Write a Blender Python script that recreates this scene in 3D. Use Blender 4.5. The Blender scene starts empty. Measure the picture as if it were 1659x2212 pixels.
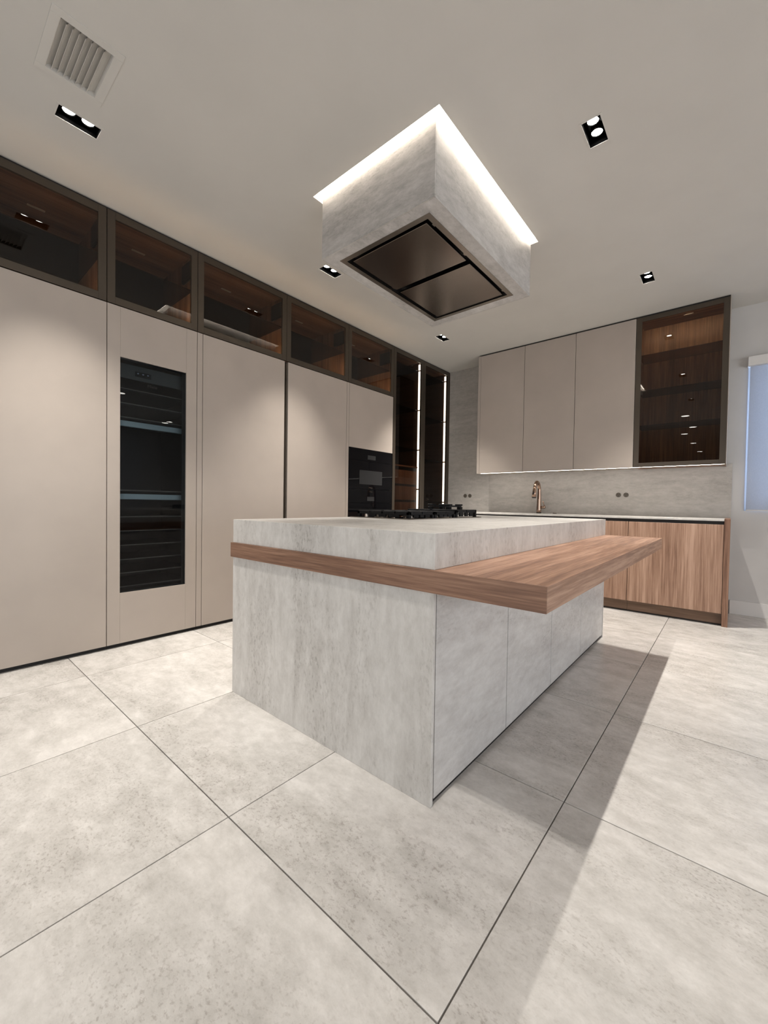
import bpy, bmesh, math, random
from mathutils import Vector, Matrix
random.seed(7)
S = 1.022                      # metres per unit of the lay-out below (camera height = 1)
C = bpy.context.scene.collection
sc = bpy.context.scene

# ------------------------------------------------------------------ camera
PITCH, YAW, ROLL, FPX = -0.02013, 0.70449, 0.01512, 880.664
fw = Vector((-math.sin(YAW)*math.cos(PITCH), math.cos(YAW)*math.cos(PITCH), math.sin(PITCH)))
rt = Vector((math.cos(YAW), math.sin(YAW), 0)); up = rt.cross(fw)
r2 = rt*math.cos(ROLL)+up*math.sin(ROLL); u2 = -rt*math.sin(ROLL)+up*math.cos(ROLL)
cd = bpy.data.cameras.new('camera'); cam = bpy.data.objects.new('camera', cd); C.objects.link(cam)
cd.sensor_fit = 'VERTICAL'; cd.sensor_height = 24; cd.sensor_width = 18; cd.lens = FPX/2212*24
cd.clip_start = 0.02; cd.clip_end = 60
M = Matrix((r2, u2, -fw)).transposed().to_4x4(); M.translation = Vector((0, 0, S)); cam.matrix_world = M
sc.camera = cam

# ------------------------------------------------------------------ world, lights, exposure
SPOT_W = 118.0; LAMP_COL = (1.0, 0.945, 0.875)
SLOT_E = 23.0; UNDER_E = 34.0; TOPCAB_E = 66.0; GLASSCAB_E = 72.0; STRIP_E = 10.0; BULB_E = 60.0
def fill_light(name, loc, target, sx, sy, power, col):
    # added unseen soft fill, no window behind it; lifts the shadows
    l = bpy.data.lights.new(name, 'AREA'); l.shape = 'RECTANGLE'; l.size = sx*S; l.size_y = sy*S; l.energy = power; l.color = col
    o = bpy.data.objects.new(name, l); C.objects.link(o); o.location = Vector(loc)*S
    o.rotation_euler = (Vector(target)*S-o.location).to_track_quat('-Z', 'Y').to_euler()
fill_light('fill_front', (-1.1, -2.7, 1.0), (-1.0, 3.0, 0.3), 4.6, 1.5, 44, (0.95, 0.97, 1.0))
fill_light('fill_right', (4.4, 1.0, 1.2), (-1.2, 3.4, 1.0), 3.8, 1.7, 108, (0.93, 0.96, 1.0))
w = bpy.data.worlds.new('world'); sc.world = w; w.use_nodes = True
bg = w.node_tree.nodes['Background']; bg.inputs[0].default_value = (0.42, 0.56, 0.86, 1); bg.inputs[1].default_value = 9.0
sc.view_settings.view_transform = 'Standard'; sc.view_settings.look = 'None'
sc.view_settings.gamma = 1; sc.view_settings.use_curve_mapping = False; sc.view_settings.exposure = 0.0
try:
    sc.cycles.use_denoising = True; sc.cycles.max_bounces = 10; sc.cycles.diffuse_bounces = 6
    sc.cycles.transparent_max_bounces = 16; sc.cycles.sample_clamp_indirect = 8
except Exception: pass

# ------------------------------------------------------------------ material helpers
def mat(name):
    m = bpy.data.materials.new(name); m.use_nodes = True
    nt = m.node_tree; return m, nt, nt.nodes['Principled BSDF']
def N(nt, t, **kw):
    n = nt.nodes.new(t)
    for k, v in kw.items():
        if k in n.inputs.keys(): n.inputs[k].default_value = v
        else: setattr(n, k, v)
    return n
def ramp(nt, stops):
    r = nt.nodes.new('ShaderNodeValToRGB'); e = r.color_ramp.elements
    while len(e) < len(stops): e.new(0.5)
    for q, (p, c) in zip(e, stops): q.position = p; q.color = (c[0], c[1], c[2], 1) if not isinstance(c, (int, float)) else (c, c, c, 1)
    return r
def plain(name, col, rough=0.5, metal=0.0, bump=0.0, bscale=300, spec=0.5, var=0.04):
    m, nt, p = mat(name); L = nt.links
    tc = N(nt, 'ShaderNodeTexCoord'); n1 = N(nt, 'ShaderNodeTexNoise', Scale=3.0, Detail=3.0)
    L.new(tc.outputs['Object'], n1.inputs['Vector'])
    r = ramp(nt, [(0.3, tuple(c*(1-var) for c in col)), (0.7, tuple(min(1, c*(1+var)) for c in col))])
    L.new(n1.outputs[0], r.inputs[0]); L.new(r.outputs[0], p.inputs['Base Color'])
    p.inputs['Roughness'].default_value = rough; p.inputs['Metallic'].default_value = metal
    p.inputs['Specular IOR Level'].default_value = spec
    if bump:
        n2 = N(nt, 'ShaderNodeTexNoise', Scale=float(bscale), Detail=2.0); L.new(tc.outputs['Object'], n2.inputs['Vector'])
        b = N(nt, 'ShaderNodeBump', Strength=bump, Distance=0.002); L.new(n2.outputs[0], b.inputs['Height']); L.new(b.outputs[0], p.inputs['Normal'])
    return m
def emit(name, col, s):
    m, nt, p = mat(name); nt.nodes.remove(p)
    e = N(nt, 'ShaderNodeEmission'); e.inputs[0].default_value = (*col, 1); e.inputs[1].default_value = s
    nt.links.new(e.outputs[0], nt.nodes['Material Output'].inputs[0]); return m
def stone(name, stretch, lo, hi, pit, rough=0.45, scale=1.0, rand=0.0, pitamt=0.5, rot=(0, 0, 0), pitscale=60.0):
    """cement-grey travertine look: long soft veins along the squeezed axis, with fine dark pits"""
    m, nt, p = mat(name); L = nt.links
    tc = N(nt, 'ShaderNodeTexCoord'); mp = N(nt, 'ShaderNodeMapping'); mp.inputs['Scale'].default_value = stretch
    mp.inputs['Rotation'].default_value = rot
    vec = tc.outputs['Object']
    if rand:
        oi = N(nt, 'ShaderNodeObjectInfo'); mu = N(nt, 'ShaderNodeVectorMath', operation='SCALE'); cx = N(nt, 'ShaderNodeCombineXYZ')
        for i in range(3): L.new(oi.outputs['Random'], cx.inputs[i])
        L.new(cx.outputs[0], mu.inputs[0]); mu.inputs['Scale'].default_value = rand
        ad = N(nt, 'ShaderNodeVectorMath', operation='ADD'); L.new(vec, ad.inputs[0]); L.new(mu.outputs[0], ad.inputs[1]); vec = ad.outputs[0]
    L.new(vec, mp.inputs['Vector'])
    a = N(nt, 'ShaderNodeTexNoise', Scale=2.6*scale, Detail=7.0, Roughness=0.62, Distortion=0.5); L.new(mp.outputs[0], a.inputs['Vector'])
    b = N(nt, 'ShaderNodeTexNoise', Scale=11.0*scale, Detail=6.0, Roughness=0.7, Distortion=0.3); L.new(mp.outputs[0], b.inputs['Vector'])
    mq = N(nt, 'ShaderNodeMapping'); mq.inputs['Scale'].default_value = tuple(q**0.45 for q in stretch); L.new(vec, mq.inputs['Vector'])
    cnt = N(nt, 'ShaderNodeTexNoise', Scale=pitscale, Detail=4.0, Roughness=0.65); L.new(mq.outputs[0], cnt.inputs['Vector'])
    fin = N(nt, 'ShaderNodeTexNoise', Scale=17.0*scale, Detail=8.0, Roughness=0.75); L.new(mq.outputs[0], fin.inputs['Vector'])
    mixn = N(nt, 'ShaderNodeMath', operation='MULTIPLY_ADD'); L.new(b.outputs[0], mixn.inputs[0]); mixn.inputs[1].default_value = 0.45
    sub = N(nt, 'ShaderNodeMath', operation='MULTIPLY'); L.new(a.outputs[0], sub.inputs[0]); sub.inputs[1].default_value = 0.55
    L.new(sub.outputs[0], mixn.inputs[2])
    blend = N(nt, 'ShaderNodeMix'); blend.inputs[0].default_value = 0.38; L.new(mixn.outputs[0], blend.inputs[2]); L.new(fin.outputs[0], blend.inputs[3])
    r = ramp(nt, [(0.38, lo), (0.5, tuple((x+y)/2 for x, y in zip(lo, hi))), (0.62, hi)]); L.new(blend.outputs[0], r.inputs[0])
    # pits gather where the slow noise is dark
    rp = ramp(nt, [(0.52, 0.0), (0.66, 1.0)]); L.new(cnt.outputs[0], rp.inputs[0])
    rz = ramp(nt, [(0.38, 1.0), (0.55, 0.12)]); L.new(a.outputs[0], rz.inputs[0])
    mm = N(nt, 'ShaderNodeMath', operation='MULTIPLY'); L.new(rp.outputs[0], mm.inputs[0]); L.new(rz.outputs[0], mm.inputs[1])
    m2 = N(nt, 'ShaderNodeMath', operation='MULTIPLY'); L.new(mm.outputs[0], m2.inputs[0]); m2.inputs[1].default_value = pitamt
    mx = N(nt, 'ShaderNodeMix', data_type='RGBA'); L.new(m2.outputs[0], mx.inputs[0]); L.new(r.outputs[0], mx.inputs[6]); mx.inputs[7].default_value = (*pit, 1)
    L.new(mx.outputs[2], p.inputs['Base Color']); p.inputs['Roughness'].default_value = rough
    bp = N(nt, 'ShaderNodeBump', Strength=0.12, Distance=0.002); bp.invert = True; L.new(mm.outputs[0], bp.inputs['Height']); L.new(bp.outputs[0], p.inputs['Normal'])
    return m
def wood(name, axis, lo, mid, hi, rough=0.42, k=1.0):
    m, nt, p = mat(name); L = nt.links
    tc = N(nt, 'ShaderNodeTexCoord'); mp = N(nt, 'ShaderNodeMapping')
    sca = [1.0, 1.0, 1.0]; sca[axis] = 0.03; mp.inputs['Scale'].default_value = sca
    L.new(tc.outputs['Object'], mp.inputs['Vector'])
    a = N(nt, 'ShaderNodeTexNoise', Scale=16.0*k, Detail=4.0, Roughness=0.6); L.new(mp.outputs[0], a.inputs['Vector'])
    b = N(nt, 'ShaderNodeTexNoise', Scale=120.0*k, Detail=5.0, Roughness=0.65, Distortion=0.1); L.new(mp.outputs[0], b.inputs['Vector'])
    s1 = N(nt, 'ShaderNodeMath', operation='MULTIPLY'); L.new(a.outputs[0], s1.inputs[0]); s1.inputs[1].default_value = 0.5
    s2 = N(nt, 'ShaderNodeMath', operation='MULTIPLY_ADD'); L.new(b.outputs[0], s2.inputs[0]); s2.inputs[1].default_value = 0.5; L.new(s1.outputs[0], s2.inputs[2])
    r = ramp(nt, [(0.38, lo), (0.5, mid), (0.61, hi)]); L.new(s2.outputs[0], r.inputs[0])
    L.new(r.outputs[0], p.inputs['Base Color']); p.inputs['Roughness'].default_value = rough
    bp = N(nt, 'ShaderNodeBump', Strength=0.08, Distance=0.001); L.new(b.outputs[0], bp.inputs['Height']); L.new(bp.outputs[0], p.inputs['Normal'])
    return m
def tinted(name, tint, refl=1.0, ior=1.5):
    m, nt, p = mat(name); L = nt.links; nt.nodes.remove(p)
    tr = N(nt, 'ShaderNodeBsdfTransparent'); tr.inputs[0].default_value = (*tint, 1)
    gl = N(nt, 'ShaderNodeBsdfGlossy', Roughness=0.0); gl.inputs[0].default_value = (refl, refl, refl, 1)
    fr = N(nt, 'ShaderNodeFresnel', IOR=ior); mx = N(nt, 'ShaderNodeMixShader')
    L.new(fr.outputs[0], mx.inputs[0]); L.new(tr.outputs[0], mx.inputs[1]); L.new(gl.outputs[0], mx.inputs[2])
    # the pane is a thin slab: tint and mirror once, at the face turned to the light
    ge = N(nt, 'ShaderNodeNewGeometry'); clr = N(nt, 'ShaderNodeBsdfTransparent'); m2 = N(nt, 'ShaderNodeMixShader')
    L.new(ge.outputs['Backfacing'], m2.inputs[0]); L.new(mx.outputs[0], m2.inputs[1]); L.new(clr.outputs[0], m2.inputs[2]); mx = m2
    L.new(mx.outputs[0], nt.nodes['Material Output'].inputs[0]); return m

TAUPE = plain('taupe_lacquer', (0.42, 0.365, 0.32), 0.42, bump=0.03, bscale=900)
PAINT = plain('wall_paint', (0.56, 0.545, 0.53), 0.75, bump=0.06, bscale=420)
CEIL = plain('ceiling_paint', (0.58, 0.56, 0.525), 0.85, bump=0.05, bscale=420, var=0.02)
WHITE = plain('white_trim', (0.68, 0.66, 0.64), 0.5)
SLOTW = plain('slot_white', (0.85, 0.83, 0.79), 0.6)
BLACK = plain('black_gap', (0.006, 0.005, 0.005), 0.6)
BAFFLE = plain('black_baffle', (0.0015, 0.0015, 0.0015), 0.9, spec=0.02)
BLACKM = plain('black_metal', (0.012, 0.011, 0.011), 0.35, 0.3)
GROUT = plain('grout', (0.17, 0.155, 0.14), 0.9)
BRONZE = plain('bronze_frame', (0.085, 0.068, 0.052), 0.38, 0.55)
PROFILE = plain('bronze_profile', (0.12, 0.10, 0.08), 0.35, 0.7)
DARKIN = plain('dark_interior', (0.012, 0.010, 0.009), 0.5)
DARKBACK = plain('smoked_back', (0.010, 0.007, 0.005), 0.45)
STEEL = plain('brushed_steel', (0.215, 0.178, 0.152), 0.22, 1.0, var=0.01)
STEELRIM = plain('steel_rim', (0.28, 0.25, 0.22), 0.26, 1.0)
COPPER = plain('copper', (0.40, 0.275, 0.21), 0.18, 1.0)
IRON = plain('cast_iron', (0.005, 0.005, 0.006), 0.5, spec=0.2, bump=0.2, bscale=500)
BRASSY = plain('burner_metal', (0.55, 0.48, 0.42), 0.25, 1.0)
SHELFMET = plain('fridge_metal', (0.45, 0.53, 0.56), 0.4, 0.4)
SHELFEDGE = plain('shelf_edge', (0.20, 0.18, 0.16), 0.4, 0.4)
PANELG = plain('fridge_panel', (0.085, 0.09, 0.088), 0.5)
OVENGL = plain('black_oven_glass', (0.003, 0.003, 0.004), 0.03, spec=0.16)
DISPLAY = plain('display_grey', (0.034, 0.034, 0.035), 0.4, spec=0.1)
SOCK = plain('socket_brown', (0.105, 0.088, 0.07), 0.4)
SOCKD = plain('socket_pin', (0.02, 0.017, 0.014), 0.5)
FABRIC = None
TILE = stone('floor_tile_stone', (0.75, 1.45, 1.0), (0.46, 0.44, 0.41), (0.74, 0.715, 0.685), (0.27, 0.23, 0.205), 0.27, 0.8, rand=37.0, pitamt=0.55, rot=(0, 0, 0.25), pitscale=95.0)
STONE_V = stone('stone_vertical_vein', (1.7, 1.7, 0.38), (0.47, 0.45, 0.425), (0.70, 0.685, 0.66), (0.22, 0.20, 0.18), 0.38, pitamt=0.55)
STONE_H = stone('stone_level_vein', (1.0, 0.45, 2.0), (0.44, 0.42, 0.41), (0.66, 0.65, 0.64), (0.22, 0.20, 0.19), 0.38, pitamt=0.35, rot=(0.22, 0, 0))
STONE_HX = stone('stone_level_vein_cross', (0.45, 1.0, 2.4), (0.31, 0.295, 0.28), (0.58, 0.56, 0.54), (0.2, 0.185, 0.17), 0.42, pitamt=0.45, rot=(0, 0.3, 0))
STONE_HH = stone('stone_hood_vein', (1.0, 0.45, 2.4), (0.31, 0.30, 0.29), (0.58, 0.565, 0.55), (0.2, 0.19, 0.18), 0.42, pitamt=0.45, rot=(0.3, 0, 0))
STONE_B = stone('backsplash_stone', (0.4, 0.4, 1.9), (0.35, 0.325, 0.295), (0.53, 0.50, 0.465), (0.24, 0.22, 0.19), 0.45, pitamt=0.3)
STONE_T = stone('worktop_stone', (1.2, 0.5, 1.0), (0.46, 0.44, 0.41), (0.66, 0.64, 0.61), (0.3, 0.28, 0.26), 0.3, pitamt=0.2)
WL, WM, WH = (0.13, 0.062, 0.036), (0.26, 0.140, 0.088), (0.40, 0.238, 0.158)
WOODX = wood('oak_grain_along_x_shaded', 0, (0.11, 0.052, 0.030), (0.21, 0.108, 0.066), (0.33, 0.19, 0.122)); WOODY = wood('oak_grain_along_y_lit', 1, (0.155, 0.075, 0.045), (0.31, 0.170, 0.108), (0.47, 0.29, 0.20)); WOODZ = wood('oak_grain_upright', 2, WL, WM, WH, k=0.8)  # top copy lightened, edge copy darkened: light and shade put into the colour
WOODB = wood('oak_base_doors', 2, (0.20, 0.105, 0.066), (0.36, 0.215, 0.145), (0.50, 0.325, 0.235), k=0.7)
WOODD = wood('oak_dark_plinth', 0, (0.10, 0.055, 0.03), (0.15, 0.085, 0.05), (0.2, 0.12, 0.075))
GLASS = tinted('bronze_glass', (0.42, 0.35, 0.28), 0.9)
GLASSD = tinted('dark_fridge_glass', (0.42, 0.47, 0.50), 0.6)
GLASSS = tinted('smoked_shelf_glass', (0.30, 0.24, 0.20), 0.6)
GLASSB = tinted('deep_smoked_glass', (0.30, 0.24, 0.19), 0.45)
GLASSC = tinted('window_glass', (0.92, 0.95, 0.95), 1.0)
E_BULB = emit('bulb_glow', (1.0, 0.95, 0.88), BULB_E)
E_ROUND = emit('round_lens_glow', (1.0, 0.95, 0.88), 26.0)
E_SLOT = emit('led_slot', (1.0, 0.88, 0.74), SLOT_E)
E_UND = emit('led_under_cabinet', (1.0, 0.93, 0.84), UNDER_E)
E_TOP = emit('led_top_cabinet', (1.0, 0.80, 0.52), TOPCAB_E)
E_GC = emit('led_glass_cabinet', (1.0, 0.82, 0.58), GLASSCAB_E)
E_STRIP = emit('led_upright', (0.86, 0.95, 1.0), STRIP_E)
def fabric():
    m, nt, p = mat('blind_fabric'); L = nt.links; nt.nodes.remove(p)
    d = N(nt, 'ShaderNodeBsdfDiffuse'); t = N(nt, 'ShaderNodeBsdfTranslucent'); mx = N(nt, 'ShaderNodeMixShader'); mx.inputs[0].default_value = 0.42
    tc = N(nt, 'ShaderNodeTexCoord'); n = N(nt, 'ShaderNodeTexNoise', Scale=260.0, Detail=1.0); L.new(tc.outputs['Object'], n.inputs['Vector'])
    r = ramp(nt, [(0.3, (0.50, 0.51, 0.53)), (0.7, (0.56, 0.57, 0.59))]); L.new(n.outputs[0], r.inputs[0])
    L.new(r.outputs[0], d.inputs[0]); L.new(r.outputs[0], t.inputs[0]); L.new(d.outputs[0], mx.inputs[1]); L.new(t.outputs[0], mx.inputs[2])
    L.new(mx.outputs[0], nt.nodes['Material Output'].inputs[0]); return m
FABRIC = fabric()

# ------------------------------------------------------------------ mesh helpers (lay-out units; root gives the local origin)
def P0(parent):
    o = Vector((0, 0, 0)); q = parent
    while q is not None: o += q.location; q = q.parent
    return o
def link(name, bm, m, parent=None, smooth=False):
    me = bpy.data.meshes.new(name); o = bpy.data.objects.new(name, me)
    off = P0(parent) if parent else Vector((0, 0, 0))
    for v in bm.verts: v.co = v.co*S - off
    bmesh.ops.recalc_face_normals(bm, faces=bm.faces[:])
    if smooth:
        for f in bm.faces: f.smooth = True
    bm.to_mesh(me); bm.free(); me.materials.append(m)
    C.objects.link(o)
    if parent: o.parent = parent
    return o
def addbox(bm, x0, x1, y0, y1, z0, z1, bv=0.0):
    x0, x1 = sorted((x0, x1)); y0, y1 = sorted((y0, y1)); z0, z1 = sorted((z0, z1))
    vs = [bm.verts.new((x, y, z)) for z in (z0, z1) for y in (y0, y1) for x in (x0, x1)]
    fs = [bm.faces.new([vs[i] for i in q]) for q in ((0, 2, 3, 1), (4, 5, 7, 6), (0, 1, 5, 4), (2, 6, 7, 3), (0, 4, 6, 2), (1, 3, 7, 5))]
    if bv:
        es = list({e for f in fs for e in f.edges}); bmesh.ops.bevel(bm, geom=es, offset=bv, segments=1, affect='EDGES')
def box(name, x0, x1, y0, y1, z0, z1, m, parent=None, bv=0.0):
    bm = bmesh.new(); addbox(bm, x0, x1, y0, y1, z0, z1, bv); return link(name, bm, m, parent)
def boxes(name, lst, m, parent=None, bv=0.0):
    bm = bmesh.new()
    for b in lst: addbox(bm, *b, bv)
    return link(name, bm, m, parent)
def addcyl(bm, p0, p1, r0, r1=None, n=24, caps=True):
    p0 = Vector(p0); p1 = Vector(p1); r1 = r0 if r1 is None else r1
    d = (p1-p0).normalized(); a = d.orthogonal().normalized(); b = d.cross(a)
    A = [bm.verts.new(p0+(a*math.cos(t)+b*math.sin(t))*r0) for t in (2*math.pi*i/n for i in range(n))]
    B = [bm.verts.new(p1+(a*math.cos(t)+b*math.sin(t))*r1) for t in (2*math.pi*i/n for i in range(n))]
    for i in range(n): bm.faces.new((A[i], A[(i+1) % n], B[(i+1) % n], B[i]))
    if caps: bm.faces.new(A[::-1]); bm.faces.new(B)
def cyl(name, p0, p1, r0, m, parent=None, r1=None, n=24, smooth=False):
    bm = bmesh.new(); addcyl(bm, p0, p1, r0, r1, n); return link(name, bm, m, parent, smooth)
def addtube(bm, pts, rad, n=16):
    rings = []; pts = [Vector(p) for p in pts]; prev = None
    for i, p in enumerate(pts):
        d = (pts[min(i+1, len(pts)-1)]-pts[max(i-1, 0)]).normalized()
        a = (prev - d*prev.dot(d)).normalized() if prev else d.orthogonal().normalized(); prev = a; b = d.cross(a)
        r = rad[i] if isinstance(rad, (list, tuple)) else rad
        rings.append([bm.verts.new(p+(a*math.cos(2*math.pi*k/n)+b*math.sin(2*math.pi*k/n))*r) for k in range(n)])
    for A, B in zip(rings, rings[1:]):
        for k in range(n): bm.faces.new((A[k], A[(k+1) % n], B[(k+1) % n], B[k]))
    bm.faces.new(rings[0][::-1]); bm.faces.new(rings[-1])
def ring(bm, c, r_in, r_out, z0, z1, n=32):
    V = [[bm.verts.new((c[0]+r*math.cos(2*math.pi*k/n), c[1]+r*math.sin(2*math.pi*k/n), z)) for k in range(n)] for r, z in ((r_in, z0), (r_out, z0), (r_out, z1), (r_in, z1))]
    for q in range(4):
        A, B = V[q], V[(q+1) % 4]
        for k in range(n): bm.faces.new((A[k], A[(k+1) % n], B[(k+1) % n], B[k]))
def tag(o, label=None, cat=None, group=None, kind=None):
    if label: o['label'] = label
    if cat: o['category'] = cat
    if group: o['group'] = group
    if kind: o['kind'] = kind
    return o
def thing(name, label, cat, loc, group=None):
    o = bpy.data.objects.new(name, None); o.empty_display_size = 0.1; C.objects.link(o)
    o.location = Vector(loc)*S; return tag(o, label, cat, group)
def text(name, s, size, loc, m, parent):
    cu = bpy.data.curves.new(name, 'FONT'); cu.body = s; cu.size = size*S; cu.extrude = 0.0002
    tmp = bpy.data.objects.new('tmp', cu); C.objects.link(tmp); bpy.context.view_layer.update()
    me = bpy.data.meshes.new_from_object(tmp.evaluated_get(bpy.context.evaluated_depsgraph_get())); bpy.data.objects.remove(tmp)
    R = Matrix(((0, 0, 1), (1, 0, 0), (0, 1, 0)))
    for v in me.vertices: v.co = R @ v.co + Vector(loc)*S - P0(parent)
    me.name = name; me.materials.clear(); me.materials.append(m)
    o = bpy.data.objects.new(name, me); C.objects.link(o); o.parent = parent; return o
def frame(bm, axis, plane0, plane1, a0, a1, z0, z1, wl, wr, wb, wt, bv=0.0008):
    """rectangular frame in the YZ (axis 0) or XZ (axis 1) plane"""
    parts = [(a0, a0+wl, z0, z1), (a1-wr, a1, z0, z1), (a0+wl, a1-wr, z0, z0+wb), (a0+wl, a1-wr, z1-wt, z1)]
    for p in parts:
        if axis == 0: addbox(bm, plane0, plane1, p[0], p[1], p[2], p[3], bv)
        else: addbox(bm, p[0], p[1], plane0, plane1, p[2], p[3], bv)

# ------------------------------------------------------------------ the room
ZC = 2.9065; XL = -3.1319; YB = 5.1268; XR = 5.2; YF = -8.6; XW = -3.80
TX0, TX1, TY0, TY1 = XW, 2.73, -1.68, YB
fl = box('floor', XW-0.1, XR+0.1, YF-0.1, YB+0.1, -0.12, -0.006, GROUT); tag(fl, kind='structure')
px, py, gx, gy = -0.4057, 0.6601, 0.7832, 0.7815; jw = 0.0019
for i in range(-5, 5):
    for j in range(-3, 7):
        x0, x1 = px+i*gx, px+(i+1)*gx; y0, y1 = py+j*gy, py+(j+1)*gy
        x0 = max(x0, TX0); x1 = min(x1, TX1); y1 = min(y1, YB)
        if x1-x0 < 0.02 or y1-y0 < 0.02: continue
        t = box('tile', x0+jw, x1-jw, y0+jw, y1-jw, -0.012, 0.0, TILE, fl, 0.0007)
        c = Vector(((x0+x1)/2, (y0+y1)/2, 0))*S
        for v in t.data.vertices: v.co -= c
        t.location = c
rest = boxes('tiled_rest', [(TX1+jw, XR, YF, YB, -0.012, 0), (XW, TX1-jw, YF, py-3*gy-jw, -0.012, 0)], TILE, fl)
tag(rest, kind='stuff')

def holed(name, x0, x1, y0, y1, z, holes, depth, m):
    """flat slab seen from below with rectangular openings"""
    xs = sorted({x0, x1, *[h[0] for h in holes], *[h[1] for h in holes]}); ys = sorted({y0, y1, *[h[2] for h in holes], *[h[3] for h in holes]})
    def solid(i, j):
        if not (0 <= i < len(xs)-1 and 0 <= j < len(ys)-1): return False
        cx, cy = (xs[i]+xs[i+1])/2, (ys[j]+ys[j+1])/2
        return not any(h[0] < cx < h[1] and h[2] < cy < h[3] for h in holes)
    bm = bmesh.new()
    g = {}
    def V(i, j, k):
        if (i, j, k) not in g: g[(i, j, k)] = bm.verts.new((xs[i], ys[j], z+(depth if k else 0)))
        return g[(i, j, k)]
    for i in range(len(xs)-1):
        for j in range(len(ys)-1):
            if not solid(i, j): continue
            bm.faces.new((V(i, j, 0), V(i, j+1, 0), V(i+1, j+1, 0), V(i+1, j, 0)))
            bm.faces.new((V(i, j, 1), V(i+1, j, 1), V(i+1, j+1, 1), V(i, j+1, 1)))
            for di, dj, e in ((-1, 0, ((i, j), (i, j+1))), (1, 0, ((i+1, j+1), (i+1, j))), (0, -1, ((i+1, j), (i, j))), (0, 1, ((i, j+1), (i+1, j+1)))):
                if not solid(i+di, j+dj):
                    a, b = e; bm.faces.new((V(*a, 0), V(*a, 1), V(*b, 1), V(*b, 0)))
    return link(name, bm, m)
LX = (-2.561, -0.573); LY = (0.581, 2.286, 4.0)
lamps = [(x, y) for x in LX for y in LY] 
hx, hy = 0.0435, 0.0885
SL = (-2.03, -1.105, 1.661, 2.972)       # slot round the hood
VT = (-2.347, -2.066, 0.411, 0.594)       # air grille opening
holes = [(x-hx, x+hx, y-hy, y+hy) for x, y in lamps] + [SL, VT]
tag(holed('ceiling', XW-0.1, XR+0.1, YF-0.1, YB+0.1, ZC, holes, 0.14, CEIL), kind='structure')
tag(box('wall_left', XW-0.12, XW, YF, YB, 0, ZC, PAINT), kind='structure')
tag(box('wall_right', XR, XR+0.12, YF, YB, 0, ZC, PAINT), kind='structure')
tag(box('wall_front', XW, XR, YF-0.12, YF, 0, ZC, PAINT), kind='structure')
WX0, WX1, WZ0, WZ1 = 0.095, 1.25, 0.985, 2.40
tag(boxes('wall_back', [(XW-0.12, WX0, YB, YB+0.2, 0, ZC), (WX1, XR+0.12, YB, YB+0.2, 0, ZC), (WX0, WX1, YB, YB+0.2, 0, WZ0), (WX0, WX1, YB, YB+0.2, WZ1, ZC)], PAINT), kind='structure')
bb = bmesh.new(); addbox(bb, 0.012, XR, YB-0.014, YB, 0, 0.131, 0.002)
tag(link('baseboard_back', bb, WHITE), kind='structure')
tag(box('baseboard_right', XR-0.014, XR, YF, YB-0.015, 0, 0.131, WHITE), kind='structure')
# window with its sash and panes
bm = bmesh.new(); frame(bm, 1, YB+0.10, YB+0.15, WX0, WX1, WZ0, WZ1, 0.04, 0.04, 0.04, 0.04); addbox(bm, (WX0+WX1)/2-0.02, (WX0+WX1)/2+0.02, YB+0.10, YB+0.15, WZ0+0.04, WZ1-0.04)
win = link('window_1', bm, WHITE); tag(win, kind='structure')
for a, b in ((WX0+0.04, (WX0+WX1)/2-0.02), ((WX0+WX1)/2+0.02, WX1-0.04)):
    box('pane', a, b, YB+0.122, YB+0.128, WZ0+0.04, WZ1-0.04, GLASSC, win)
bl = thing('roller_blind', 'pale blue-grey roller blind lowered over the window on the back wall', 'blind', (0.6, YB-0.02, WZ0))
box('cassette', 0.090, WX1+0.02, YB-0.07, YB-0.001, 2.325, 2.41, WHITE, bl, 0.002)
box('blind_fabric', 0.107, WX1-0.01, YB-0.0225, YB-0.021, 0.995, 2.327, FABRIC, bl)
box('bottom_rail', 0.107, WX1-0.01, YB-0.028, YB-0.016, 0.985, 0.997, WHITE, bl, 0.002)

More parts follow.
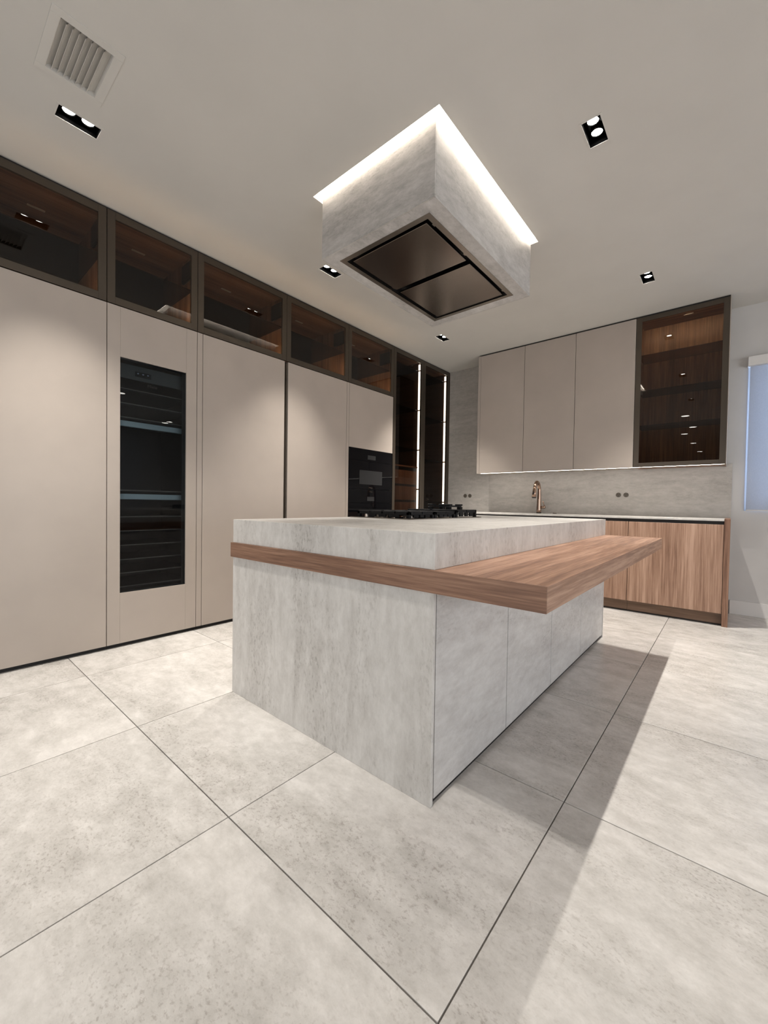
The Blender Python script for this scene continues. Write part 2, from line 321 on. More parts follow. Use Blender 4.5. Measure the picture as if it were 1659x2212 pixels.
# ------------------------------------------------------------------ recessed twin downlights
def downlight(x, y, label, grp='twin recessed downlights in the ceiling', pw=1.0):
    t = thing('ceiling_downlight', label, 'downlight', (x, y, ZC), grp)
    bm = bmesh.new()
    for q in ((x-hx-.008, x-hx+.001, y-hy-.008, y+hy+.008), (x+hx-.001, x+hx+.008, y-hy-.008, y+hy+.008), (x-hx, x+hx, y-hy-.008, y-hy+.001), (x-hx, x+hx, y+hy-.001, y+hy+.008)):
        addbox(bm, q[0], q[1], q[2], q[3], ZC-0.0015, ZC+0.0005)
    link('trim_flange', bm, CEIL, t)
    bm = bmesh.new(); zt = ZC+0.075; e = .0015
    for q in ((x-hx, x-hx+e, y-hy, y+hy, ZC, zt), (x+hx-e, x+hx, y-hy, y+hy, ZC, zt), (x-hx+e, x+hx-e, y-hy, y-hy+e, ZC, zt), (x-hx+e, x+hx-e, y+hy-e, y+hy, ZC, zt), (x-hx, x+hx, y-hy, y+hy, zt, zt+.003)): addbox(bm, *q)
    link('housing', bm, BAFFLE, t)
    for k, s in enumerate((-1, 1)):
        yy = y+s*0.040; zz = ZC+0.030
        bm = bmesh.new(); ring(bm, (x, yy), 0.0265, 0.030, zz-0.006, zz+0.03); link('lamp_ring', bm, BAFFLE, t, True)
        b = cyl('lamp', (x, yy, zz), (x, yy, zz+0.012), 0.026, E_BULB, t, n=28)
        box('clip', x-0.004, x+0.004, yy-0.033, yy-0.030, zz-0.004, zz+0.004, STEELRIM, t)
        ld = bpy.data.lights.new('downlight_beam', 'SPOT'); ld.energy = SPOT_W*pw; ld.color = LAMP_COL; ld.spot_size = math.radians(72); ld.spot_blend = 1.0; ld.shadow_soft_size = 0.014
        lo = bpy.data.objects.new('downlight_beam', ld); C.objects.link(lo); lo.parent = t; lo.location = Vector((0, yy-y, 0.004))*S
    return t
names = ['twin black downlight beside the air grille at the top left', 'twin downlight just beyond the lower left corner of the range hood', 'twin downlight at the far left, above the tall glazed cabinets',
         'twin downlight in the hood side row, above the near end of the island overhang', 'large twin downlight right of the range hood', 'small twin downlight above the taupe wall cabinets at right']
for (x, y), nm, pw in zip(lamps[:6], names, (1.3, 1.2, 1.9, 0.52, 0.95, 1.5)): downlight(x, y, nm, pw=pw)
def round_light(x, y, label, pw):
    t = thing('round_downlight', label, 'downlight', (x, y, ZC), 'round downlights behind and right of the camera')
    bm = bmesh.new(); ring(bm, (x, y), 0.070, 0.084, ZC-0.004, ZC-0.0002); link('trim_ring', bm, WHITE, t, True)
    cyl('lens', (x, y, ZC-0.0035), (x, y, ZC-0.0005), 0.069, E_ROUND, t, n=32)
    ld = bpy.data.lights.new('downlight_beam', 'SPOT'); ld.energy = SPOT_W*2*pw; ld.color = LAMP_COL; ld.spot_size = math.radians(95); ld.spot_blend = 1.0; ld.shadow_soft_size = 0.03
    lo = bpy.data.objects.new('downlight_beam', ld); C.objects.link(lo); lo.parent = t; lo.location = Vector((0, 0, -0.035))*S
for x, y, lb, pw in ((-0.76, -0.92, 'nearest round downlight behind the camera', 0.07), (-0.72, -2.44, 'second round downlight behind the camera', 0.3), (-0.95, -3.43, 'third round downlight behind the camera', 0.3),
                     (-0.88, -5.4, 'fourth round downlight behind the camera', 0.4), (-0.83, -7.69, 'farthest round downlight behind the camera', 0.4), (2.06, 2.51, 'round downlight over the open floor to the right', 0.10),
                     (4.13, 4.17, 'round downlight near the far right corner, left of its twin', 0.25), (4.36, 4.16, 'round downlight nearest the far right corner', 0.25)):
    round_light(x, y, lb, pw)

# ------------------------------------------------------------------ air grille
vt = thing('air_grille', 'square white ceiling air grille with slanted louvres', 'vent', (-2.206, 0.502, ZC))
bm = bmesh.new()
a, b, c, d = VT; f = 0.034
for q in ((a-f, a, c-f, d+f), (b, b+f, c-f, d+f), (a, b, c-f, c), (a, b, d, d+f)): addbox(bm, q[0], q[1], q[2], q[3], ZC-0.003, ZC+0.0, 0.0008)
link('grille_frame', bm, CEIL, vt)
bm = bmesh.new(); e = .0015
for q in ((a, a+e, c, d, ZC, ZC+.1), (b-e, b, c, d, ZC, ZC+.1), (a+e, b-e, c, c+e, ZC, ZC+.1), (a+e, b-e, d-e, d, ZC, ZC+.1), (a, b, c, d, ZC+.1, ZC+.103)): addbox(bm, *q)
link('duct', bm, CEIL, vt)
box('duct_top', a+.002, b-.002, c+.002, d-.002, ZC+.09, ZC+.095, BLACK, vt)
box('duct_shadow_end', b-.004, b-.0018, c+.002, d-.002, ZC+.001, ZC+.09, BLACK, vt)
for k in range(8):
    y = c+0.003+k*(d-c-0.010)/8.0
    bm = bmesh.new()
    n = 5; pts = [(0.0-0.009*math.sin(t*1.1), 0.002+0.034*t) for t in [i/(n-1) for i in range(n)]]
    pts = [(y+0.030*t-0.004*math.sin(math.pi*t)-0.004, ZC+0.001+0.022*t+0.004*math.sin(math.pi*t)) for t in [i/(n-1) for i in range(n)]]
    L_ = [[bm.verts.new((X, p[0]+o, p[1])) for p in pts] for X in (a+0.002, b-0.016) for o in (0, 0.0014)]
    for i in range(n-1):
        bm.faces.new((L_[0][i], L_[2][i], L_[2][i+1], L_[0][i+1])); bm.faces.new((L_[1][i], L_[1][i+1], L_[3][i+1], L_[3][i]))
    for i in (0, n-1): bm.faces.new((L_[0][i], L_[1][i], L_[3][i], L_[2][i]))
    link('louvre', bm, CEIL, vt)

# ------------------------------------------------------------------ range hood with light slot
HX0, HX1, HY0, HY1, HZ = -1.985, -1.148, 1.699, 2.944, 2.519
hd = thing('range_hood', 'grey stone-clad ceiling range hood over the island with steel extractor panels', 'range hood', ((HX0+HX1)/2, (HY0+HY1)/2, ZC))
th = 0.010
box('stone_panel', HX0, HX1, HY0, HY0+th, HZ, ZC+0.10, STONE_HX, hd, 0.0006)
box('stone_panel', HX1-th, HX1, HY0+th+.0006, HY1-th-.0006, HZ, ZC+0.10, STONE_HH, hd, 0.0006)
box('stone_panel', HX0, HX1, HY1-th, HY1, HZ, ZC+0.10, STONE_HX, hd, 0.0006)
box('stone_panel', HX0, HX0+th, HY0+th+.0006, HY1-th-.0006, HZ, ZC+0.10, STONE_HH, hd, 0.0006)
FX0, FX1, FY0, FY1 = -1.906, -1.232, 1.778, 2.853
bm = bmesh.new()
for q in ((HX0+th, HX1-th, HY0+th, FY0), (HX0+th, HX1-th, FY1, HY1-th), (HX0+th, FX0, FY0, FY1), (FX1, HX1-th, FY0, FY1)): addbox(bm, q[0], q[1], q[2], q[3], HZ+0.0004, HZ+0.012)
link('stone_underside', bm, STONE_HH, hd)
rm = 0.032
bm = bmesh.new()
for q in ((FX0, FX0+rm, FY0, FY1), (FX1-rm, FX1, FY0, FY1), (FX0+rm, FX1-rm, FY0, FY0+rm), (FX0+rm, FX1-rm, FY1-rm, FY1)): addbox(bm, q[0], q[1], q[2], q[3], HZ-0.0015, HZ+0.006)
link('steel_frame', bm, STEELRIM, hd)
boxes('suction_recess', [(FX0+rm, FX1-rm, FY0+rm, FY1-rm, HZ+0.05, HZ+0.055), (FX0+rm-.002, FX0+rm, FY0+rm, FY1-rm, HZ+.006, HZ+.05), (FX1-rm, FX1-rm+.002, FY0+rm, FY1-rm, HZ+.006, HZ+.05), (FX0+rm, FX1-rm, FY0+rm-.002, FY0+rm, HZ+.006, HZ+.05), (FX0+rm, FX1-rm, FY1-rm, FY1-rm+.002, HZ+.006, HZ+.05)], BLACK, hd)
g = 0.027; ym = 2.288
for y0, y1 in ((FY0+rm+g, ym-0.016), (ym+0.030, FY1-rm-g+.006)):
    pn = box('extractor_panel', FX0+rm+g, FX1-rm-g, y0, y1, HZ+0.000, HZ+0.014, STEEL, hd, 0.002)
for x, y in ((FX1-rm-g/2, ym-0.06), (FX1-rm-g/2, FY1-rm-0.05), (FX1-rm-g/2, FY0+rm+0.08), (FX0+rm+g/2, ym-0.03)):
    box('latch', x-0.006, x+0.006, y-0.012, y+0.012, HZ+0.012, HZ+0.022, STEELRIM, hd, 0.001)
# light slot lining and LED band round the top of the hood
ls = hd
s0, s1, s2, s3 = SL
zt = ZC+0.085
boxes('slot_lining', [(s0, HX0, s2, s3, zt, zt+.004), (HX1, s1, s2, s3, zt, zt+.004), (HX0, HX1, s2, HY0, zt, zt+.004), (HX0, HX1, HY1, s3, zt, zt+.004)], SLOTW, ls)
for q in ((s0+.004, HX0-.004, s2+.004, s3-.004), (HX1+.004, s1-.004, s2+.004, s3-.004), (HX0+.004, HX1-.004, s2+.004, HY0-.004), (HX0+.004, HX1-.004, HY1+.004, s3-.004)):
    box('led_band', q[0], q[1], q[2], q[3], zt-0.05, zt-0.046, E_SLOT, ls)

# ------------------------------------------------------------------ left cabinet run (fronts on X = XL)
DT = 0.020; ZP = 0.027; ZD = 2.288; XBK = -3.76
def plinth(y0, y1, t): box('plinth', XL-0.10, XL-0.027, y0, y1, 0.0, ZP+0.01, BLACK, t)
def carcass(y0, y1, z0, z1, t, m=DARKIN): return box('carcass', XBK, XL-DT-0.002, y0, y1, z0, z1, m, t)
def tall(y0, y1, label, channel=False, gl=0.0016, gr=0.0016):
    t = thing('tall_cabinet', label, 'cabinet', (XL, (y0+y1)/2, 0), 'tall taupe cabinets along the left wall')
    plinth(y0, y1, t); carcass(y0, y1, ZP+.01, ZD+.001, t)
    y1d = y1-(0.036 if channel else 0)
    box('door', XL-DT, XL, y0+gl, y1d-gr, ZP, ZD-.0005, TAUPE, t, 0.0009)
    if channel:
        bm = bmesh.new(); addbox(bm, XL-DT-.001, XL-0.016, y1d, y1, ZP, ZD-.012); addbox(bm, XL-0.016, XL-0.004, y1d+.016, y1d+.021, ZP, ZD-.012)
        link('finger_pull', bm, PROFILE, t)
    return t
tall(0.262, 0.8625, 'taupe tall cabinet at the left edge, left of the glass-door wine cooler')
tall(1.4985, 2.293, 'wide taupe tall cabinet between the wine cooler and the recessed finger pull', channel=True)
tall(2.2935, 3.0475, 'taupe tall cabinet between the finger pull and the ovens')
for y0, y1, lb in ((1.4555, 1.4975, 'narrow taupe filler strip right of the wine cooler'), (3.0485, 3.0855, 'narrow taupe filler strip left of the ovens')):
    f_ = thing('filler_strip', lb, 'panel', (XL, y0, 0))
    box('panel', XL-DT, XL, y0+.0012, y1-.0012, ZP, ZD-.0005, TAUPE, f_, 0.0006); plinth(y0, y1, f_)
# wine cooler
wc = thing('wine_cooler', 'built-in wine cooler with dark glass door in taupe panels', 'wine cooler', (XL, 1.16, 0))
W0, W1 = 0.8635, 1.4545; G0, G1, GZ0, GZ1 = 0.940, 1.3745, 0.368, 1.958
plinth(W0, W1, wc)
bm = bmesh.new()
for q in ((XBK, XBK+.01, W0, W1, ZP+.01, ZD), (XBK, XL-DT-.002, W0, W0+.02, ZP+.01, ZD), (XBK, XL-DT-.002, W1-.02, W1, ZP+.01, ZD), (XBK, XL-DT-.002, W0+.02, W1-.02, ZP+.01, GZ0-.04), (XBK, XL-DT-.002, W0+.02, W1-.02, GZ1+.04, ZD)): addbox(bm, *q)
link('carcass', bm, DARKIN, wc)
def dp(nm, y0, y1, z0, z1, ll=None):
    o = box(nm, XL-DT, XL, y0, y1, z0, z1, TAUPE, wc, 0.0005)
    return o
dp('door_stile', W0+.0016, G0-.0003, ZP, ZD-.0005); dp('door_stile', G1+.0003, W1-.0016, ZP, ZD-.0005)
dp('door_panel', G0+.0003, G1-.0003, ZP, GZ0); dp('door_panel', G0+.0003, G1-.0003, GZ1, ZD-.0005)
box('glass_door', XL-0.014, XL-0.010, G0, G1, GZ0, GZ1, GLASSD, wc)
bm = bmesh.new(); frame(bm, 0, XL-0.019, XL-0.0145, G0, G1, GZ0, GZ1, 0.004, 0.026, 0.010, 0.012); link('glass_gasket', bm, BLACK, wc)
box('control_panel', XL-0.075, XL-0.055, G0-.03, G1+.03, 1.838, 1.935, PANELG, wc)
box('control_display', XL-0.055, XL-0.053, 1.046, 1.150, 1.862, 1.898, BLACKM, wc)
for k in range(3): box('display_light', XL-0.053, XL-0.0525, 1.060+k*0.032, 1.070+k*0.032, 1.882, 1.888, emit('display_glow', (.6, .7, .9), 0.22) if k == 0 else bpy.data.materials['display_glow'], wc)
text('maker_name', 'Miele', 0.030, (XL-0.0525, 1.125, 1.803), SHELFEDGE, wc)
for z in (1.527, 1.023): box('divider_rail', XL-0.088, XL-0.058, G0-.04, G1+.04, z-.019, z+.019, SHELFMET, wc, 0.002)
for z in (1.767, 1.667, 1.571, 1.068, 0.884, 0.786, 0.687, 0.588, 0.495, 0.400):
    sh = box('wine_shelf', XL-0.50, XL-0.062, G0-.04, G1+.04, z-.010, z-.004, DARKBACK, wc)
    box('shelf_front', XL-0.062, XL-0.056, G0-.02, G1+.02, z-.003, z+.002, SHELFEDGE, sh)
# oven column
oc = thing('oven_cabinet', 'taupe tall cabinet housing the two black ovens', 'cabinet', (XL, 3.45, 0), None)
O0, O1 = 3.0865, 3.826
plinth(O0, O1, oc)
boxes('carcass', [(XBK, XL-DT-.002, O0, O1, 1.612, ZD), (XBK, XL-DT-.002, O0, O1, ZP+.01, 0.575), (XBK, XBK+.02, O0, O1, .575, 1.612), (XBK, XL-.04, O0, O0+.012, .575, 1.612), (XBK, XL-.04, O1-.012, O1, .575, 1.612)], DARKIN, oc)
box('door', XL-DT, XL, O0+.0016, O1-.0016, 1.609, ZD-.0005, TAUPE, oc, 0.0009)
box('drawer_front', XL-DT, XL, O0+.0016, O1-.0016, ZP, 0.572, TAUPE, oc, 0.0009)
def oven(nm, label, cat, z0, z1, dz, wide):
    t = thing(nm, label, cat, (XL, 3.45, z0))
    box('oven_body', XBK+.03, XL-DT, O0+.014, O1-.014, z0+.003, z1-.003, DARKIN, t)
    zc_ = dz-0.045
    box('control_panel', XL-DT, XL-.0005, O0+.002, O1-.002, zc_, z1, OVENGL, t, 0.0008)
    box('oven_door', XL-DT, XL, O0+.002, O1-.002, z0+.001, zc_-.002, OVENGL, t, 0.0008)
    box('display', XL-.0005, XL+.0003, 3.388, 3.522 if wide else 3.506, dz-.024, dz+.024, DISPLAY, t)
    return t
t = oven('compact_oven', 'upper black glass built-in oven with small grey window', 'oven', 1.163, 1.607, 1.521, True)
box('oven_window', XL-.0002, XL+.0003, 3.257, 3.640, 1.215, 1.372, DISPLAY, t)
t = oven('wall_oven', 'lower black glass built-in oven half hidden by the cooktop', 'oven', 0.576, 1.161, 1.053, False)
text('maker_name', 'Miele', 0.022, (XL+.0002, 3.425, 1.128), STEELRIM, t)
text('maker_name', 'Miele', 0.022, (XL+.0002, 3.425, 1.172), STEELRIM, bpy.data.objects['compact_oven'])
# glazed top cabinets
TZ0, TZ1 = 2.293, 2.896
def topcab(y0, y1, label):
    t = thing('glazed_top_cabinet', label, 'cabinet', (XL, (y0+y1)/2, TZ0), 'bronze glazed cabinets above the tall units')
    xf = XL-DT-.003; p = 0.016
    box('top_panel', XBK+.02, xf, y0, y1, TZ1-p, TZ1, WOODY, t); box('bottom_panel', XBK+.02, xf, y0, y1, TZ0, TZ0+p, WOODY, t)
    box('side_panel', XBK+.02, xf, y0, y0+p, TZ0+p, TZ1-p, WOODZ, t); box('side_panel', XBK+.02, xf, y1-p, y1, TZ0+p, TZ1-p, WOODZ, t)
    box('back_panel', XBK+.02, XBK+.03, y0+p, y1-p, TZ0+p, TZ1-p, DARKBACK, t)
    bm = bmesh.new(); frame(bm, 0, XL-DT, XL, y0+.0016, y1-.0016, TZ0+.0015, TZ1-.004, .046, .046, .046, .046)
    d = link('door_frame', bm, BRONZE, t)
    box('door_glass', XL-.008, XL-.004, y0+.044, y1-.044, TZ0+.044, TZ1-.047, GLASS, d)
    box('glass_shelf', XBK+.04, XL-.05, y0+p+.002, y1-p-.002, 2.603, 2.610, GLASSS, t)
    box('lift_hinge', XL-.20, XL-.045, y1-p-.022, y1-p-.001, TZ1-.20, TZ1-.06, BLACKM, t, 0.006)
    box('lift_hinge', XL-.20, XL-.045, y0+p+.001, y0+p+.022, TZ1-.20, TZ1-.06, BLACKM, t, 0.006)
    ym_ = (y0+y1)/2; box('sensor_plate', -3.48, -3.46, ym_-.045, ym_+.045, TZ1-p-.003, TZ1-p, WHITE, t)
    box('led_strip', XL-.044, XL-.036, y0+.03, y1-.03, TZ0+p, TZ0+p+.005, E_TOP, t)
TB = [0.262, 0.8625, 1.4565, 2.2745, 3.0665, 3.8305]
for k, lb in enumerate(['glazed top cabinet at the left edge reflecting a twin downlight', 'glazed top cabinet directly above the wine cooler, reflecting the hood light corner', 'glazed top cabinet above the wide door, with the long hood light reflection',
                        'glazed top cabinet fourth from the left, above the door left of the ovens', 'small glazed top cabinet above the oven column']):
    topcab(TB[k]+.0004, TB[k+1]-.0004, lb)
box_gap = box('shadow_gap', XBK, XL-.012, 0.262, 5.125, TZ1+.0005, ZC-.0005, BLACK)  # black filler standing for the shade in the gap under the ceiling
box_gap.name = 'gap_shade_1'; tag(box_gap, kind='structure')
# two tall glazed display cabinets
def display(y0, y1, label, zs, drawers):
    t = thing('glazed_tall_cabinet', label, 'cabinet', (XL, (y0+y1)/2, 0), None)
    xf = XL-DT-.003; p = .018
    plinth(y0, y1, t)
    box('back_panel', XBK+.02, XBK+.03, y0+p, y1-p, ZP+.03, TZ1-p, DARKBACK, t)
    box('side_panel', XBK+.02, xf, y0, y0+p, ZP+.01, TZ1, WOODZ, t); box('side_panel', XBK+.02, xf, y1-p, y1, ZP+.01, TZ1, WOODD, t)
    box('top_panel', XBK+.02, xf, y0+p, y1-p, TZ1-p, TZ1, WOODY, t); box('bottom_panel', XBK+.02, xf, y0+p, y1-p, ZP+.01, ZP+.03, WOODY, t)
    bm = bmesh.new(); frame(bm, 0, XL-DT, XL, y0+.0016, y1-.0016, ZP, TZ1-.004, .046, .046, .06 if drawers else .90, .046)
    if not drawers: pass
    d = link('door_frame', bm, BRONZE, t)
    box('door_glass', XL-.008, XL-.004, y0+.044, y1-.044, ZP+(.058 if drawers else .90), TZ1-.047, GLASSB, d)
    for z in zs: box('glass_shelf', XBK+.04, XL-.075, y0+p+.002, y1-p-.002, z-.004, z+.004, GLASSS, t)
    zz = [TZ1-p-.02] + zs + [0.93 if not drawers else 0.6]
    for a_, b_ in zip(zz, zz[1:]):
        box('led_strip', XL-.068, XL-.044, y1-p-.009, y1-p-.001, b_+.009, a_-.009, E_STRIP, t)
    if drawers:
        zt_ = 1.495
        box('drawer_top', XL-.60, XL-.045, y0+p+.002, y1-p-.03, zt_-.018, zt_, WOODY, t)
        for k in range(5):
            z1_ = zt_-.062-k*0.2035
            dr = box('drawer', XL-.56, XL-.060, y0+p+.006, y1-p-.034, z1_-.175, z1_, WOODZ, t, 0.001)
        box('drawer_case', XL-.60, XL-.066, y0+p+.002, y1-p-.03, .43, zt_-.018, DARKIN, t)
    return t
k_ = 1.0185
display(3.8325, 4.4555, 'glazed tall cabinet next to the ovens, with wooden drawers and a light strip', [1+v*k_ for v in (1.736, 1.223, .707, .195)], True)
display(4.4565, 5.095, 'glazed tall cabinet in the corner by the stone wall, with a light strip', [1+v*k_ for v in (1.744, 1.174, .605, .034)], False)
e_ = box('end_panel', XBK, XL-.001, 5.096, 5.1255, 0, TZ1, BRONZE); tag(e_, 'slim dark end panel between the corner cabinet and the stone wall', 'panel')

# ------------------------------------------------------------------ stone backsplash on the back wall
bs = thing('stone_backsplash', 'grey stone slabs covering the back wall behind the sink', 'wall cladding', (-1.5, YB, 0.9))
box('stone_slab', XL, -2.4935, YB-.012, YB-.0005, 0.0, ZC-.0005, STONE_B, bs, 0.0004)
box('stone_slab', -2.4925, 0.003, YB-.012, YB-.0005, 0.0, 1.435, STONE_B, bs, 0.0004)
# ------------------------------------------------------------------ wall cabinets
YW = 4.7599; CZ0, CZ1 = 1.41, 2.893; YBB = YB-.013
def wallcab(x0, x1, label, left=False):
    t = thing('wall_cabinet', label, 'cabinet', ((x0+x1)/2, YW, CZ0), 'taupe wall cabinets over the sink')
    box('carcass', x0+.0005, x1-.0005, YW+DT+.002, YBB if x0 < -2.4925 else YB-.001, CZ0+.004, CZ1, TAUPE, t)
    box('door', x0+.0018, x1-.0018, YW, YW+DT, CZ0-.006, CZ1-.004, TAUPE, t, 0.0009)
    if left: box('side_panel', x0-.034, x0-.0005, YW-.001, YBB, CZ0-.006, CZ1, TAUPE, t, 0.0006)
wallcab(-2.463, -1.8975, 'leftmost taupe wall cabinet over the counter, beside bare stone', True)
wallcab(-1.8965, -1.3305, 'middle taupe wall cabinet, right of the faucet')
wallcab(-1.3295, -0.7635, 'taupe wall cabinet left of the glazed one')
gc = thing('glazed_wall_cabinet', 'wood-lined wall cabinet with bronze-framed glass door and shelves', 'cabinet', (-0.4, YW, CZ0))
gx0, gx1 = -0.7625, -0.0405; p = .018
box('side_panel', gx0, gx0+p, YW+DT+.003, YB-.001, CZ0, CZ1, WOODZ, gc); box('side_panel', gx1-p, gx1-.004, YW+DT+.003, YB-.001, CZ0, CZ1, WOODZ, gc)
box('outer_side', gx1-.0038, gx1+.0005, YW-.0005, YB-.001, CZ0-.006, CZ1+.004, TAUPE, gc)
box('top_panel', gx0+p, gx1-p, YW+DT+.003, YB-.02, CZ1-p, CZ1, WOODX, gc); box('bottom_panel', gx0+p, gx1-p, YW+DT+.003, YB-.02, CZ0, CZ0+p, WOODX, gc)
box('back_panel', gx0+p, gx1-p, YB-.030, YB-.020, CZ0+p, CZ1-p, WOODZ, gc)
bm = bmesh.new(); frame(bm, 1, YW, YW+DT, gx0+.0018, gx1-.0045, CZ0-.006, CZ1-.004, .046, .046, .042, .042); d = link('door_frame', bm, BRONZE, gc)
box('door_glass', gx0+.046, gx1-.048, YW+.004, YW+.008, CZ0+.034, CZ1-.044, GLASS, d)
for z in (2.522, 2.168, 1.820): box('glass_shelf', gx0+p+.001, gx1-p-.001, YW+.045, YB-.032, z-.004, z+.004, GLASSS, gc)
box('led_strip', gx0+.03, gx1-.03, YW+.030, YW+.036, CZ1-p-.005, CZ1-p, E_GC, gc)
box('sensor_plate', -0.392, -0.318, 4.905, 4.922, CZ1-p-.003, CZ1-p, WHITE, gc)
uc = thing('under_cabinet_light', 'thin bright light strip under the wall cabinets', 'light', (-1.25, YW+.03, CZ0))
box('light_profile', -2.455, -0.050, YW+DT+.002, YW+DT+.022, CZ0-.004, CZ0+.003, BLACKM, uc)
box('light_diffuser', -2.452, -0.053, YW+DT+.003, YW+DT+.013, CZ0-.0055, CZ0-.004, E_UND, uc)
g2 = box('gap_shade_2', -2.49, -0.045, YW+.012, YB-.015, CZ1+.0005, ZC-.0005, BLACK); tag(g2, kind='structure')  # black filler, painted shade of the gap above the wall cabinets

# ------------------------------------------------------------------ base cabinets with worktop
YC = 4.4876
def basecab(x0, x1, label):
    t = thing('base_cabinet', label, 'cabinet', ((x0+x1)/2, YC, 0), 'wooden base cabinets under the sink counter')
    box('carcass', x0+.0004, x1-.0004, YC+DT+.003, YB-.013, 0.11, 0.866, DARKIN, t)
    box('door', x0+.0016, x1-.0016, YC, YC+DT, 0.108, 0.866, WOODB, t, 0.0009)
    box('toe_kick', x0+.0004, x1-.0004, YC+.045, YC+.060, 0.012, 0.109, WOODD, t)
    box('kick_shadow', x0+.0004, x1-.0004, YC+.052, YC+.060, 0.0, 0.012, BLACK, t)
    box('channel_profile', x0+.0004, x1-.0004, YC+.012, YC+DT+.003, 0.868, 0.894, BLACK, t)
basecab(-0.742, -0.0385, 'rightmost wooden base cabinet next to the end panel')
basecab(-1.447, -0.743, 'wooden base cabinet second from the right, partly hidden by the bar')
basecab(-2.1, -1.448, 'wooden base cabinet hidden behind the island, under the faucet')
basecab(-2.8, -2.101, 'leftmost wooden base cabinet hidden behind the island')
ep = box('end_panel', -0.037, 0.003, YC-.001, YB-.013, 0, 0.915, WOODZ, None, 0.0009); tag(ep, 'upright wooden end panel closing the base cabinets at the right', 'panel')
wt = box('countertop', XL+.002, -0.038, YC-.0005, YB-.013, 0.8955, 0.9126, STONE_T, None, 0.0012); tag(wt, 'thin pale stone countertop along the back wall', 'countertop')

# faucet
fc = thing('kitchen_faucet', 'tall copper pull-down faucet on the back counter', 'faucet', (-1.785, 5.02, 0.9126))
bx, by, bz = -1.785, 5.02, 0.9126
cyl('base_ring', (bx, by, bz), (bx, by, bz+.008), .030, BLACKM, fc, n=28)
pts = []; rad = []
for i in range(9): z = i/8*.27; pts.append((bx, by, bz+.008+z)); rad.append(.029-.009*(i/8)**.8)
R = .072
dx, dy = -0.02, -1.0
for i in range(1, 15):
    a_ = math.pi*i/16; o = R*(1-math.cos(a_)); pts.append((bx+dx*o, by+dy*o, bz+.278+R*1.35*math.sin(a_))); rad.append(.0195)
bm = bmesh.new(); addtube(bm, pts, rad, 20); link('spout', bm, COPPER, fc, True)
q = Vector(pts[-1]); dd = (Vector(pts[-1])-Vector(pts[-2])).normalized(); dd = (dd+Vector((0, 0, -1.2))).normalized()
bm = bmesh.new(); addtube(bm, [q, q+dd*.02, q+dd*.07, q+dd*.125], [.0200, .0215, .0235, .0262], 20); sp = link('spray_head', bm, COPPER, fc, True)
bm = bmesh.new(); addtube(bm, [q+dd*.125, q+dd*.133], [.0245, .024], 20); link('nozzle', bm, BLACKM, sp)
v = Vector((dx, dy, 0)); c_ = q+dd*.075+v*.0215
box('spray_button', c_.x-.006, c_.x+.006, c_.y-.006, c_.y+.006, c_.z-.014, c_.z+.014, BLACKM, sp, .002)
hz_ = bz+.075
bm = bmesh.new(); addcyl(bm, (bx+.015, by, hz_), (bx+.075, by, hz_), .0165, n=20); link('valve_body', bm, COPPER, fc, True)
bm = bmesh.new(); addcyl(bm, (bx+.066, by, hz_+.010), (bx+.053, by-.012, hz_+.072), .0045, .0055, 12); link('lever', bm, COPPER, fc, True)
sb = thing('sink_button', 'small dark round air-switch button on the counter right of the faucet', 'button', (-1.607, 5.05, .9126))
cyl('button_ring', (-1.607, 5.05, .9126), (-1.607, 5.05, .918), .023, BLACKM, sb); cyl('button_cap', (-1.607, 5.05, .918), (-1.607, 5.05, .923), .016, COPPER, sb)
# round sockets
for x, z, lb in ((-2.85, 1.130, 'leftmost round brown socket, near the corner cabinet'), (-2.778, 1.130, 'round brown socket, second from the corner cabinet'), (-.949, 1.137, 'round brown socket under the wall cabinets, left of its twin'), (-.876, 1.137, 'rightmost round brown socket on the backsplash')):
    o = thing('wall_socket', lb, 'socket', (x, YB-.012, z), 'round sockets on the stone backsplash')
    cyl('socket_plate', (x, YB-.0122, z), (x, YB-.017, z), .0255, SOCK, o, n=28)
    for a_, b_ in ((-.009, .006), (.009, .006), (0, -.010)): cyl('pin_hole', (x+a_, YB-.0172, z+b_), (x+a_, YB-.0176, z+b_), .0042, SOCKD, o, n=10)

# ------------------------------------------------------------------ island
IX0, IX1, IY0, IY1, IT = -1.980, -0.728, 1.1138, 3.481, 0.9068
IWB, IWT, IX2, IYW = 0.7129, 0.7865, -0.3658, 1.1024
isl = thing('kitchen_island', 'grey stone-clad kitchen island with panelled sides in the middle', 'island', ((IX0+IX1)/2, (IY0+IY1)/2, 0))
bm = bmesh.new(); addbox(bm, IX0, IX1, IY0, IY1, IWT+.0004, IT, 0.0012)
link('stone_top', bm, STONE_V, isl)
box('end_panel', IX0, IX1, IY0, IY0+.014, 0.0, IWB-.0004, STONE_V, isl, 0.0010)
box('end_panel', IX0, IX1, IY1-.014, IY1, 0.0, IWB-.0004, STONE_V, isl, 0.0010)
for a_, b_ in ((1.1325, 1.7095), (1.7095, 2.2885), (2.2885, 2.8695), (2.8695, 3.4655)):
    box('door', IX1-.022, IX1-.002, a_+.0024, b_-.0024, 0.020, IWB-.0004, STONE_H, isl, 0.0009)
    box('door', IX0+.002, IX0+.022, a_+.0024, b_-.0024, 0.020, IWB-.0004, STONE_H, isl, 0.0009)
box('carcass', IX0+.024, IX1-.024, IY0+.015, IY1-.015, 0.03, IWB-.001, DARKIN, isl)
box('plinth', IX0+.012, IX1-.012, IY0+.0145, IY1-.0145, 0.0, 0.0195, BLACK, isl)
bar = thing('breakfast_bar', 'thick wooden breakfast bar slab wrapping the island and overhanging it', 'counter', (-0.55, 2.2, IWB))
box('slab', IX0-.005, IX2, IYW+.003, IY1, IWB, IWT, WOODY, bar, 0.0008)
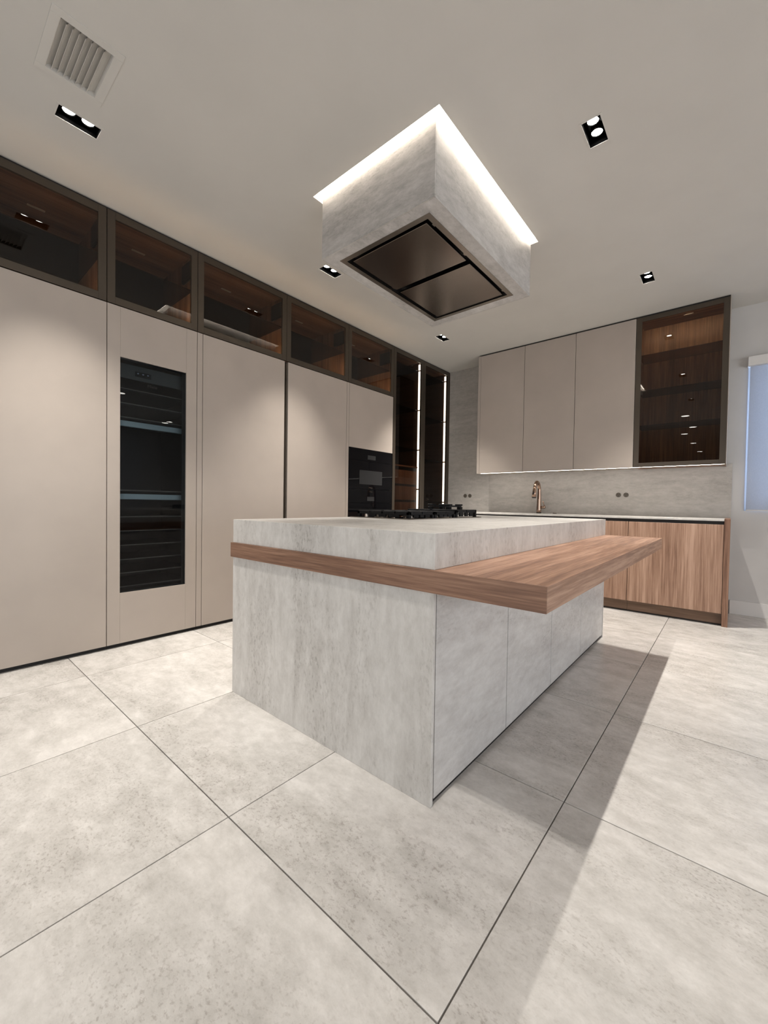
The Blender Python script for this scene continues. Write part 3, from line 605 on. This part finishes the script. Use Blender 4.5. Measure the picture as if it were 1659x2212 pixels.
box('edge_band', IX0-.005, IX2, IYW, IYW+.0026, IWB, IWT, WOODX, bar, 0.0004)

# ------------------------------------------------------------------ gas cooktop
KX0, KX1, KY0, KY1 = -1.945, -1.447, 1.937, 2.850
ck = thing('gas_cooktop', 'gas cooktop with black cast-iron grates set in the island top', 'cooktop', ((KX0+KX1)/2, (KY0+KY1)/2, IT))
box('hob_plate', KX0, KX1, KY0, KY1, IT+.0002, IT+.0055, STEELRIM, ck, 0.0012)
box('glass_deck', KX0+.012, KX1-.012, KY0+.012, KY1-.012, IT+.0055, IT+.0065, OVENGL, ck)
z0, z1 = IT+.0065, IT+.048
secs = ((1.962, 2.235), (2.245, 2.505), (2.515, 2.812))
gx0_, gx1_ = KX0+.045, KX1-.022
for k, (a_, b_) in enumerate(secs):
    bm = bmesh.new(); zt = z1+(.010 if k == 2 else 0); tb = .013
    for q in ((gx0_, gx1_, a_, a_+tb), (gx0_, gx1_, b_-tb, b_), (gx0_, gx0_+tb, a_, b_), (gx1_-tb, gx1_, a_, b_)): addbox(bm, q[0], q[1], q[2], q[3], zt-.022, zt, .002)
    for xx in (gx0_, gx1_-.022):
        for yy in (a_, b_-.022): addbox(bm, xx, xx+.022, yy, yy+.022, z0, zt-.004, .002)
    # middle feet and skirt plates seen from the front
    ym_ = (a_+b_)/2
    for q in ((gx1_-.012, gx1_, a_+.05, a_+.10), (gx1_-.012, gx1_, b_-.10, b_-.05), (gx1_-.012, gx1_, ym_-.02, ym_+.02)): addbox(bm, q[0], q[1], q[2], q[3], z0+.004, zt-.02, .001)
    xm = (gx0_+gx1_)/2
    for q in ((gx0_+.10, gx0_+.16, a_, a_+.012), (xm-.03, xm+.03, a_, a_+.012), (gx1_-.16, gx1_-.08, a_, a_+.012)): addbox(bm, q[0], q[1], q[2], q[3], z0+.004, zt-.02, .001)
    if k != 2:
        addbox(bm, gx0_, gx1_, ym_-.006, ym_+.006, zt-.016, zt, .001); addbox(bm, xm-.006, xm+.006, a_, b_, zt-.016, zt, .001)
        for xc in (gx0_+.11, gx1_-.11): addbox(bm, xc-.005, xc+.005, a_, b_, zt-.014, zt, .001)
    else:
        for s_ in (-1, 1): addbox(bm, xm-.006, xm+.006, ym_+s_*.135-.03, ym_+s_*.135+.03, zt-.016, zt, .001); addbox(bm, xm+s_*.17-.05, xm+s_*.17+.05, ym_-.006, ym_+.006, zt-.016, zt, .001)
    link('grate', bm, IRON, ck)
def burner(x, y, r):
    bm = bmesh.new(); addcyl(bm, (x, y, z0), (x, y, z0+.012), r*1.15, r*1.1, 28); b_ = link('burner', bm, BRASSY, ck, False)
    bm = bmesh.new(); addcyl(bm, (x, y, z0+.0125), (x, y, z0+.020), r*.9, r*.8, 28); link('burner_cap', bm, IRON, b_)
xm = (gx0_+gx1_)/2
burner(gx1_-.10, 2.098, .034); burner(gx0_+.10, 2.098, .045); burner(gx1_-.10, 2.375, .045); burner(gx0_+.10, 2.375, .034); burner(xm, 2.66, .065)
for k in range(5):
    cyl('control_knob', (KX0+.026, 2.08+k*.155, IT+.0055), (KX0+.026, 2.08+k*.155, IT+.030), .017, BRASSY, ck, r1=.015, n=20, smooth=False)
wr = thing('wok_ring', 'black cast-iron wok ring standing on the far cooktop grate', 'wok ring', (-1.66, 2.665, z1+.010))
wx, wy, wz = -1.655, 2.665, z1+.0105
bm = bmesh.new(); ring(bm, (wx, wy), .098, .122, wz+.018, wz+.030)
for i in range(4):
    a_ = math.pi/4+i*math.pi/2; cx_, cy_ = wx+.112*math.cos(a_), wy+.112*math.sin(a_)
    addbox(bm, cx_-.016, cx_+.016, cy_-.016, cy_+.016, wz, wz+.020, .002)
    cx_, cy_ = wx+.105*math.cos(a_), wy+.105*math.sin(a_); addbox(bm, cx_-.022, cx_+.022, cy_-.022, cy_+.022, wz+.028, wz+.040, .003)
link('ring_stand', bm, IRON, wr)
